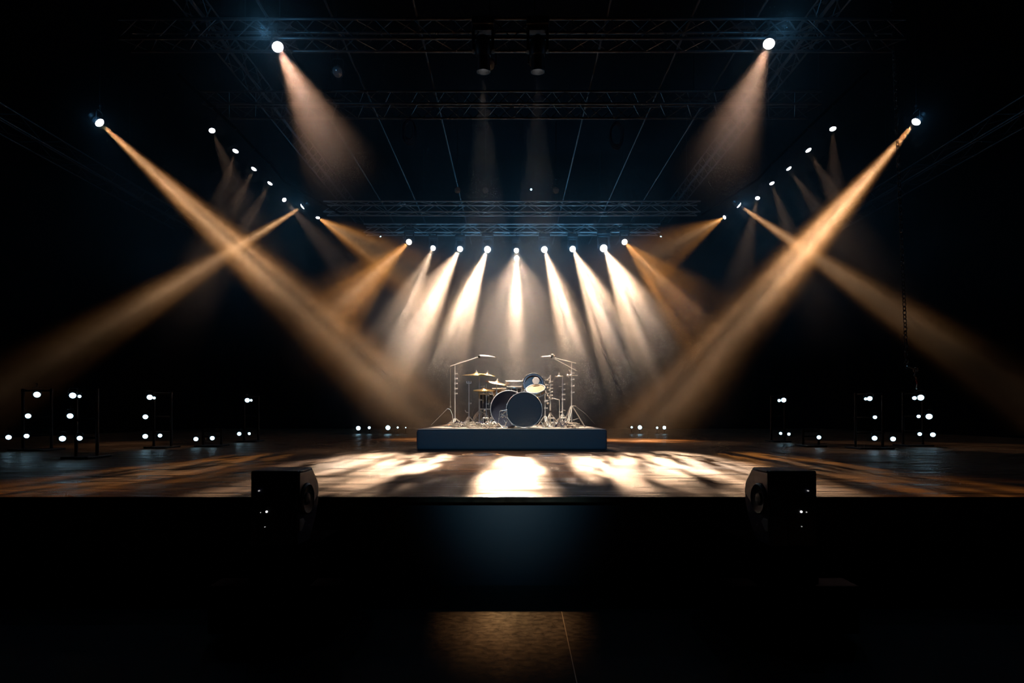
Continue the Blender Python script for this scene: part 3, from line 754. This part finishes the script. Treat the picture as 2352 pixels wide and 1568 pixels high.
b = B(); cyl(b, R_(1272, 823), R_(1324.5, 851.5), .0065, n=10); obj('lower_boom', b, M['chrome'], st)
b = B(); cyl(b, R_(1302, 862), R_(1327, 862), .007, n=8); ball(b, R_(1304, 862), .025, 10); ball(b, R_(1311, 862), .02, 10); obj('side_arm', b, M['chrome'], st)
m2 = thing('boom_microphone', 'long pale microphone on the right boom, pointing left', 'microphone', P(1265, 819, D), 'microphones on booms')
mic(m2, P(1242, 819.5, D) - m2.location, (0, 0, 0), .024)
b = B(); ball(b, (.03, 0, .035), .024, 10, (1.5, 1, .8)); ball(b, (.055, 0, .01), .02, 10); obj('shock_mount', b, M['steel'], m2)
b = B(); tube(b, [R_(1321, 932), R_(1345, 950), R_(1366, 973, 9.6)], .003, 6); cyl(b, R_(1313, 932), R_(1322, 932), .006, n=8); ball(b, R_(1322, 932), .013, 8); ball(b, R_(1312.5, 932), .013, 8); obj('guy_wire', b, M['steel'], st)

# pedals, brackets and cables around the feet
PG = 'foot pedals'
def pedal(px, d, label, yaw=0.0):
    r = thing('foot_pedal', label, 'pedal', G(px, d), PG); r.rotation_euler = (0, 0, yaw)
    b = B(); box(b, (0, 0, .008), (.11, .26, .012)); obj('base_plate', b, M['steel'], r, bevel=.004)
    b = B(); box(b, (0, .02, .05), (.075, .24, .01), Matrix.Rotation(.28, 3, 'X').to_quaternion()); obj('footboard', b, M['chrome'], r, bevel=.004)
    b = B()
    for s in (-1, 1): cyl(b, (s * .05, -.11, .01), (s * .04, -.11, .17), .008, n=8)
    cyl(b, (-.05, -.11, .165), (.05, -.11, .165), .01, n=8); obj('frame', b, M['chrome'], r)
    b = B(); cyl(b, (0, -.11, .165), (0, -.05, .28), .005, n=6); ball(b, (0, -.045, .285), .022, 10, (1, 1, 1.2)); obj('beater', b, M['felt'], r)
    b = B(); tube(b, [(.05, -.11, .16), (.075, -.09, .1), (.07, -.08, .03)], .007); obj('spring', b, M['steel'], r)
pedal(1112, 9.1, 'foot pedal below the hi-hat', .3)
pedal(1136, 9.2, 'foot pedal between the cymbal stands and the left bass drum', -.2)
pedal(1262, 9.0, 'foot pedal just right of the bass drum', .2)
pedal(1298, 9.25, 'foot pedal between the right-hand stands', -.4)
br = thing('drum_bracket', 'chrome bracket and clips hanging in front of the left bass drum', 'bracket', P(1160, 948, 8.6))
b = B()
for a_, c_ in (((1148, 944), (1164, 941)), ((1148, 944), (1146, 962)), ((1146, 962), (1141, 983)), ((1164, 941), (1166, 960)), ((1166, 960), (1176, 974)), ((1152, 950), (1162, 958)), ((1150, 958), (1160, 946)), ((1157, 964), (1162, 971))):
    cyl(b, P(*a_, 8.6) - br.location, P(*c_, 8.6) - br.location, .006, n=7); ball(b, P(*c_, 8.6) - br.location, .012, 7)
obj('frame', b, M['chrome'], br)
b = B()
for i in range(7):
    p = P(1149 + (i * 7) % 17, 944 + (i * 5) % 18, 8.57) - br.location; cyl(b, p, p + Vector((.02, -.01, .012)), .009, n=8)
obj('clips', b, M['chrome'], br)
def coil(px, d, label, n, R0, z=RISER, m='steel', r=.007, name='cable', group='cables lying around the kit'):
    c = G(px, d); c.z = z; b = B()
    for i in range(n):
        Mx = Matrix.Translation((random.uniform(-.05, .05), random.uniform(-.06, .06), r + .012 * i)) @ Matrix.Rotation(random.uniform(-.12, .12), 4, 'X') @ Matrix.Rotation(random.uniform(0, PI), 4, 'Z') @ Matrix.Diagonal((1, random.uniform(.5, .9), 1, 1))
        torus(b, R0 * random.uniform(.6, 1.1), r, Mx, n=26, k=6)
    tag(obj(name, b, M[m], loc=c), label, 'cable', group)
coil(1046, 9.0, 'coiled cable at the foot of the left microphone stand', 7, .11)
coil(1068, 9.15, 'tangled cable between the left microphone stand and cymbal stand', 7, .12)
coil(1088, 8.9, 'cable loops beneath the cymbal stand', 6, .11, m='steel')
coil(1125, 8.75, 'bright cable loops against the left bass drum', 6, .10, m='steel')
coil(1258, 9.3, 'cable loops right of the bass drum', 6, .10, m='steel')
coil(1280, 9.1, 'tangled cable under the right-hand stands', 8, .12)
coil(1318, 8.9, 'coiled cable at the foot of the right microphone stand', 8, .12)
coil(1305, 9.4, 'cable loops behind the right-hand stands', 5, .10, m='steel')
def loose(px, d, label, seed, w=.26, hgt=.13):
    rr = random.Random(seed); c = G(px, d); b = B()
    for k in range(5):
        pts = []
        x0, y0 = rr.uniform(-w, -w * .3) / 2, rr.uniform(-.08, .08)
        for t in range(12):
            u = t / 11
            pts.append((x0 + (w - x0) * .9 * u + rr.uniform(-.012, .012), y0 + rr.uniform(-.03, .03), .008 + hgt * rr.uniform(.6, 1) * abs(math.sin(PI * u * (1 + k % 3))) * (1 - .4 * u)))
        tube(b, pts, .0048, 6)
    tag(obj('cable', b, M['steel'] if seed % 2 else M['cable'], loc=c), label, 'cable', 'cables lying around the kit')
loose(1056, 9.1, 'looping black cable just right of the left microphone stand foot', 2)
loose(1078, 9.0, 'raised cable loops in front of the clamp stand', 3)
loose(1100, 8.95, 'dark cable bundle between the bowed legs of the cymbal stand', 4, .3)
loose(1122, 8.8, 'raised pale cable loops beside the left bass drum', 5)
loose(1260, 9.05, 'raised pale cable loops beside the right edge of the front bass drum', 7)
loose(1282, 8.95, 'dark cable bundle in front of the right-hand cymbal stand', 6, .3)
loose(1300, 9.0, 'raised pale cable loops left of the right microphone stand', 9, .24)
for px, py, R0, lab in ((1255, 1046, .22, 'flat cable loop on the deck, right below the riser'), (1105, 1045, .2, 'flat cable loop on the deck, left below the riser')):
    c = on_plane(px, py, DECK); b = B()
    for i in range(3): torus(b, R0 * (1 - .13 * i), .0045, Matrix.Translation((.02 * i, .015 * i, .007 + .004 * i)) @ Matrix.Diagonal((1.3, .8, 1, 1)), n=40, k=6)
    tag(obj('cable', b, M['steel'], loc=c), lab, 'cable', 'cable loops on the deck')
# small case behind the drums
# ------------------------------------------------------------------ speakers in front of the stage
def speaker(side):
    s = side; d0 = 2.72; nm = 'left' if s < 0 else 'right'
    xo = (575 - 1176) / F * d0 if s < 0 else (1877 - 1176) / F * d0
    xi = (684 - 1176) / F * d0 if s < 0 else (1768 - 1176) / F * d0
    w = abs(xi - xo); ztop = P(0, 1081, d0).z; H = .40; zb = ztop - H
    xm = (xo + xi) / 2
    r = thing('monitor_speaker', 'black loudspeaker before the stage, %s' % ('with one bright indicator, driver facing right' if s < 0 else 'with two bright indicators, driver facing left'), 'loudspeaker', (xm, d0, zb), 'loudspeakers in front of the stage')
    prof = [(0, 0), (0, H), (.20, H), (.285, H * .78), (.30, H * .52), (.26, H * .3), (.16, 0)]
    def extr(bm, pr, x0, x1):
        lo = [bm.verts.new((x0, y, z)) for y, z in pr]; hi = [bm.verts.new((x1, y, z)) for y, z in pr]
        bm.faces.new(lo); bm.faces.new(hi[::-1])
        for k in range(len(pr)): bm.faces.new((lo[k], hi[k], hi[(k + 1) % len(pr)], lo[(k + 1) % len(pr)]))
    b = B(); extr(b, prof, -w / 2, w / 2); obj('cabinet', b, M['black_paint'], r, smooth=False, bevel=.012)
    X = -s * w / 2; o_ = -s
    b = B(); extr(b, [(.012, H * .47), (.012, H * .965), (.19, H * .965), (.268, H * .77), (.283, H * .62), (.20, H * .5)], X, X + o_ * .006)
    obj('side_panel', b, M['grille'], r, smooth=False, bevel=.003)
    b = B(); extr(b, [(.012, H * .2), (.012, H * .36), (.06, H * .36), (.085, H * .3), (.04, H * .2)], X, X + o_ * .006)
    obj('lower_panel', b, M['grille'], r, smooth=False, bevel=.002)
    b = B(); cyl(b, (X + o_ * .004, .015, H * .985), (X + o_ * .004, .16, H * .985), .005, n=8); obj('edge_strip', b, M['nosing'], r)
    Mf = Matrix.Translation((X + o_ * .004, .095, H * .6)) @ Matrix.Rotation(PI / 2 * o_, 4, 'Y')
    b = B(); lathe(b, [(.085, 0), (.085, .01), (.076, .018), (.066, .012), (.035, .006), (.03, .014), (0, .02)], Mf, n=36); obj('driver', b, M['cone'], r)
    for yy, zz in ((.03, .1), (.25, .48), (.14, .09)):
        b = B(); cyl(b, (X, yy, zz if zz < .2 else H * .35), (X + o_ * .004, yy, zz if zz < .2 else H * .35), .0025, n=8); obj('screw', b, M['chrome'], r)
    b = B(); box(b, (s * .03, -.003, H * .36), (.12, .006, .26)); obj('connector_panel', b, M['black_metal'], r, smooth=False, bevel=.002)
    pts = ([(594, 1127, 1.7), (612, 1175, 2.4), (598, 1177, 1), (608, 1210, 1.2)] if s < 0 else [(1857, 1127, 1.7), (1841, 1175, 2.6), (1853, 1176, 1.5), (1842, 1209, 1.2)])
    for k, (px, py, q) in enumerate(pts):
        b = B(); p = P(px, py, d0 - .01) - r.location
        cyl(b, p, p + Vector((0, .008, 0)), q / F * d0, n=10); obj('indicator_light', b, M['led'] if k == 1 else M['led_dim'], r)
    pl = thing('speaker_plinth', 'black flight case with thin metal edges under the loudspeaker whose driver faces %s' % ('right' if s < 0 else 'left'), 'flight case', (xm, d0 + .2, 0), 'flight cases under the loudspeakers')
    b = B(); box(b, (-s * .03, 0, zb / 2 + .15), (w + .06, .44, zb - .30)); obj('case_body', b, M['case_black'], pl, smooth=False, bevel=.008)
    b = B(); box(b, (-s * .0, .02, .165), (w + .44, .46, .25)); obj('lower_case', b, M['case_black'], pl, smooth=False, bevel=.01)
    for k, (q, y0, y1) in enumerate(((zb - .012, -.2, .2), (zb - .06, -.2, .16), (zb - .10, -.08, .2))):
        b = B(); X2 = -s * (w / 2 + .035); cyl(b, (X2 if k < 2 else X2 - s * .02, y0, q), (X2 if k < 2 else X2 - s * .02, y1, q), .003, n=8)
        obj('edge_rail', b, M['nosing'], pl)
    for sx in (-1, 1):
        for sy in (-1, 1):
            b = B(); cyl(b, (sx * .2 - .012, .02 + sy * .17, .022), (sx * .2 + .012, .02 + sy * .17, .022), .022, n=12); box(b, (sx * .2, .02 + sy * .17, .036), (.04, .04, .012))
            obj('caster', b, M['rubber'], pl)
speaker(-1); speaker(1)

# hall floor seam strip in the lit patch
b = B(); p0, p1 = on_plane(1290, 1405, 0), on_plane(1325, 1568, 0)
p1 = p0 + (p1 - p0) * 1.6; cyl(b, p0 + Vector((0, 0, .001)), p1 + Vector((0, 0, .001)), .0025, n=6)
tag(obj('floor_seam', b, M['steel']), 'thin pale seam strip running across the lit patch of hall floor', 'seam')

# lit patch on the hall floor: added unseen light with a cut-off far edge
pc = on_plane(1190, 1560, 0)
pl_ = Vector((0, -2.0, 5.2)); pe = Vector((0, on_plane(1190, 1405, 0).y, 0))
pt = spot('added_pit_light', pl_, pe, 6500, 4.2, (1, .62, .28), (1, .5, .2), blend=1, contrast=.35, gscale=18, seed=9, cut=(-.001, .001), radius=.01, oval=2.2, soft=1.8)

# ------------------------------------------------------------------ haze over the stage
def haze():
    m = bpy.data.materials.new('stage_haze'); m.use_nodes = True
    n, l = m.node_tree.nodes, m.node_tree.links
    n.remove(n['Principled BSDF'])
    vs = n.new('ShaderNodeVolumeScatter'); vs.inputs['Anisotropy'].default_value = .4
    vs.inputs['Color'].default_value = (1, 1, 1, 1)
    l.new(vs.outputs[0], n['Material Output'].inputs['Volume'])
    geo = n.new('ShaderNodeNewGeometry')
    nz = n.new('ShaderNodeTexNoise'); nz.inputs['Scale'].default_value = .55; nz.inputs['Detail'].default_value = 2.0
    l.new(geo.outputs['Position'], nz.inputs['Vector'])
    mr = n.new('ShaderNodeMapRange'); mr.inputs['From Min'].default_value = .35; mr.inputs['From Max'].default_value = .68
    mr.inputs['To Min'].default_value = .45; mr.inputs['To Max'].default_value = 1.6
    l.new(nz.outputs['Fac'], mr.inputs['Value'])
    def math_(op, a, c):
        q = n.new('ShaderNodeMath'); q.operation = op
        for i, v in enumerate((a, c)):
            if isinstance(v, (int, float)): q.inputs[i].default_value = v
            else: l.new(v, q.inputs[i])
        return q.outputs[0]
    total = None
    for (c, rad, amp) in HAZE_BLOBS:
        sub = n.new('ShaderNodeVectorMath'); sub.operation = 'SUBTRACT'
        l.new(geo.outputs['Position'], sub.inputs[0]); sub.inputs[1].default_value = c
        dv = n.new('ShaderNodeVectorMath'); dv.operation = 'DIVIDE'
        l.new(sub.outputs[0], dv.inputs[0]); dv.inputs[1].default_value = rad
        dt = n.new('ShaderNodeVectorMath'); dt.operation = 'DOT_PRODUCT'
        l.new(dv.outputs[0], dt.inputs[0]); l.new(dv.outputs[0], dt.inputs[1])
        ex = math_('EXPONENT', math_('MULTIPLY', dt.outputs['Value'], -1.0), 0)
        t = math_('MULTIPLY', math_('MAXIMUM', math_('SUBTRACT', ex, .05), 0.0), amp * 1.05)
        total = t if total is None else math_('ADD', total, t)
    sp = n.new('ShaderNodeSeparateXYZ'); l.new(geo.outputs['Position'], sp.inputs[0])
    def ramp(sock, a, c, lo, hi):      # haze thins out towards the hall and under the roof
        q = n.new('ShaderNodeMapRange'); q.interpolation_type = 'SMOOTHSTEP'
        for k, v in (('From Min', a), ('From Max', c), ('To Min', lo), ('To Max', hi)): q.inputs[k].default_value = v
        l.new(sock, q.inputs['Value']); return q.outputs[0]
    base = math_('MULTIPLY', ramp(sp.outputs['Y'], 9.6, 11.4, 0.0, BASE_HAZE), math_('MULTIPLY', ramp(sp.outputs['Z'], 5.6, 7.6, 1.0, .45), ramp(sp.outputs['Z'], 2.2, 4.8, .15, 1.0)))
    dens = math_('MULTIPLY', math_('ADD', total, base), mr.outputs[0])
    l.new(dens, vs.inputs['Density'])
    return m
BASE_HAZE = .024
HAZE_BLOBS = [
    (P(1200, 820, 13.0), (3.5, 2.8, 2.2), .16),
    (P(905, 790, 12.8), (1.4, 1.8, 1.2), .20),
    (P(540, 570, 11.0), (2.0, 1.6, 1.5), .07),
    (P(1850, 600, 11.0), (1.7, 1.6, 1.3), .07),
    (P(655, 170, 8.2), (1.2, .9, 1.3), .10),
    (P(1750, 165, 8.2), (1.2, .9, 1.4), .07),
]
b = B(); box(b, (0, 13.2, (DECK + 9.4) / 2 + .01), (27, 13.2, 9.4 - DECK)); hz = obj('stage_haze', b, haze(), smooth=False)
tag(hz, 'thin smoky haze filling the air over the stage', 'haze', kind='stuff')
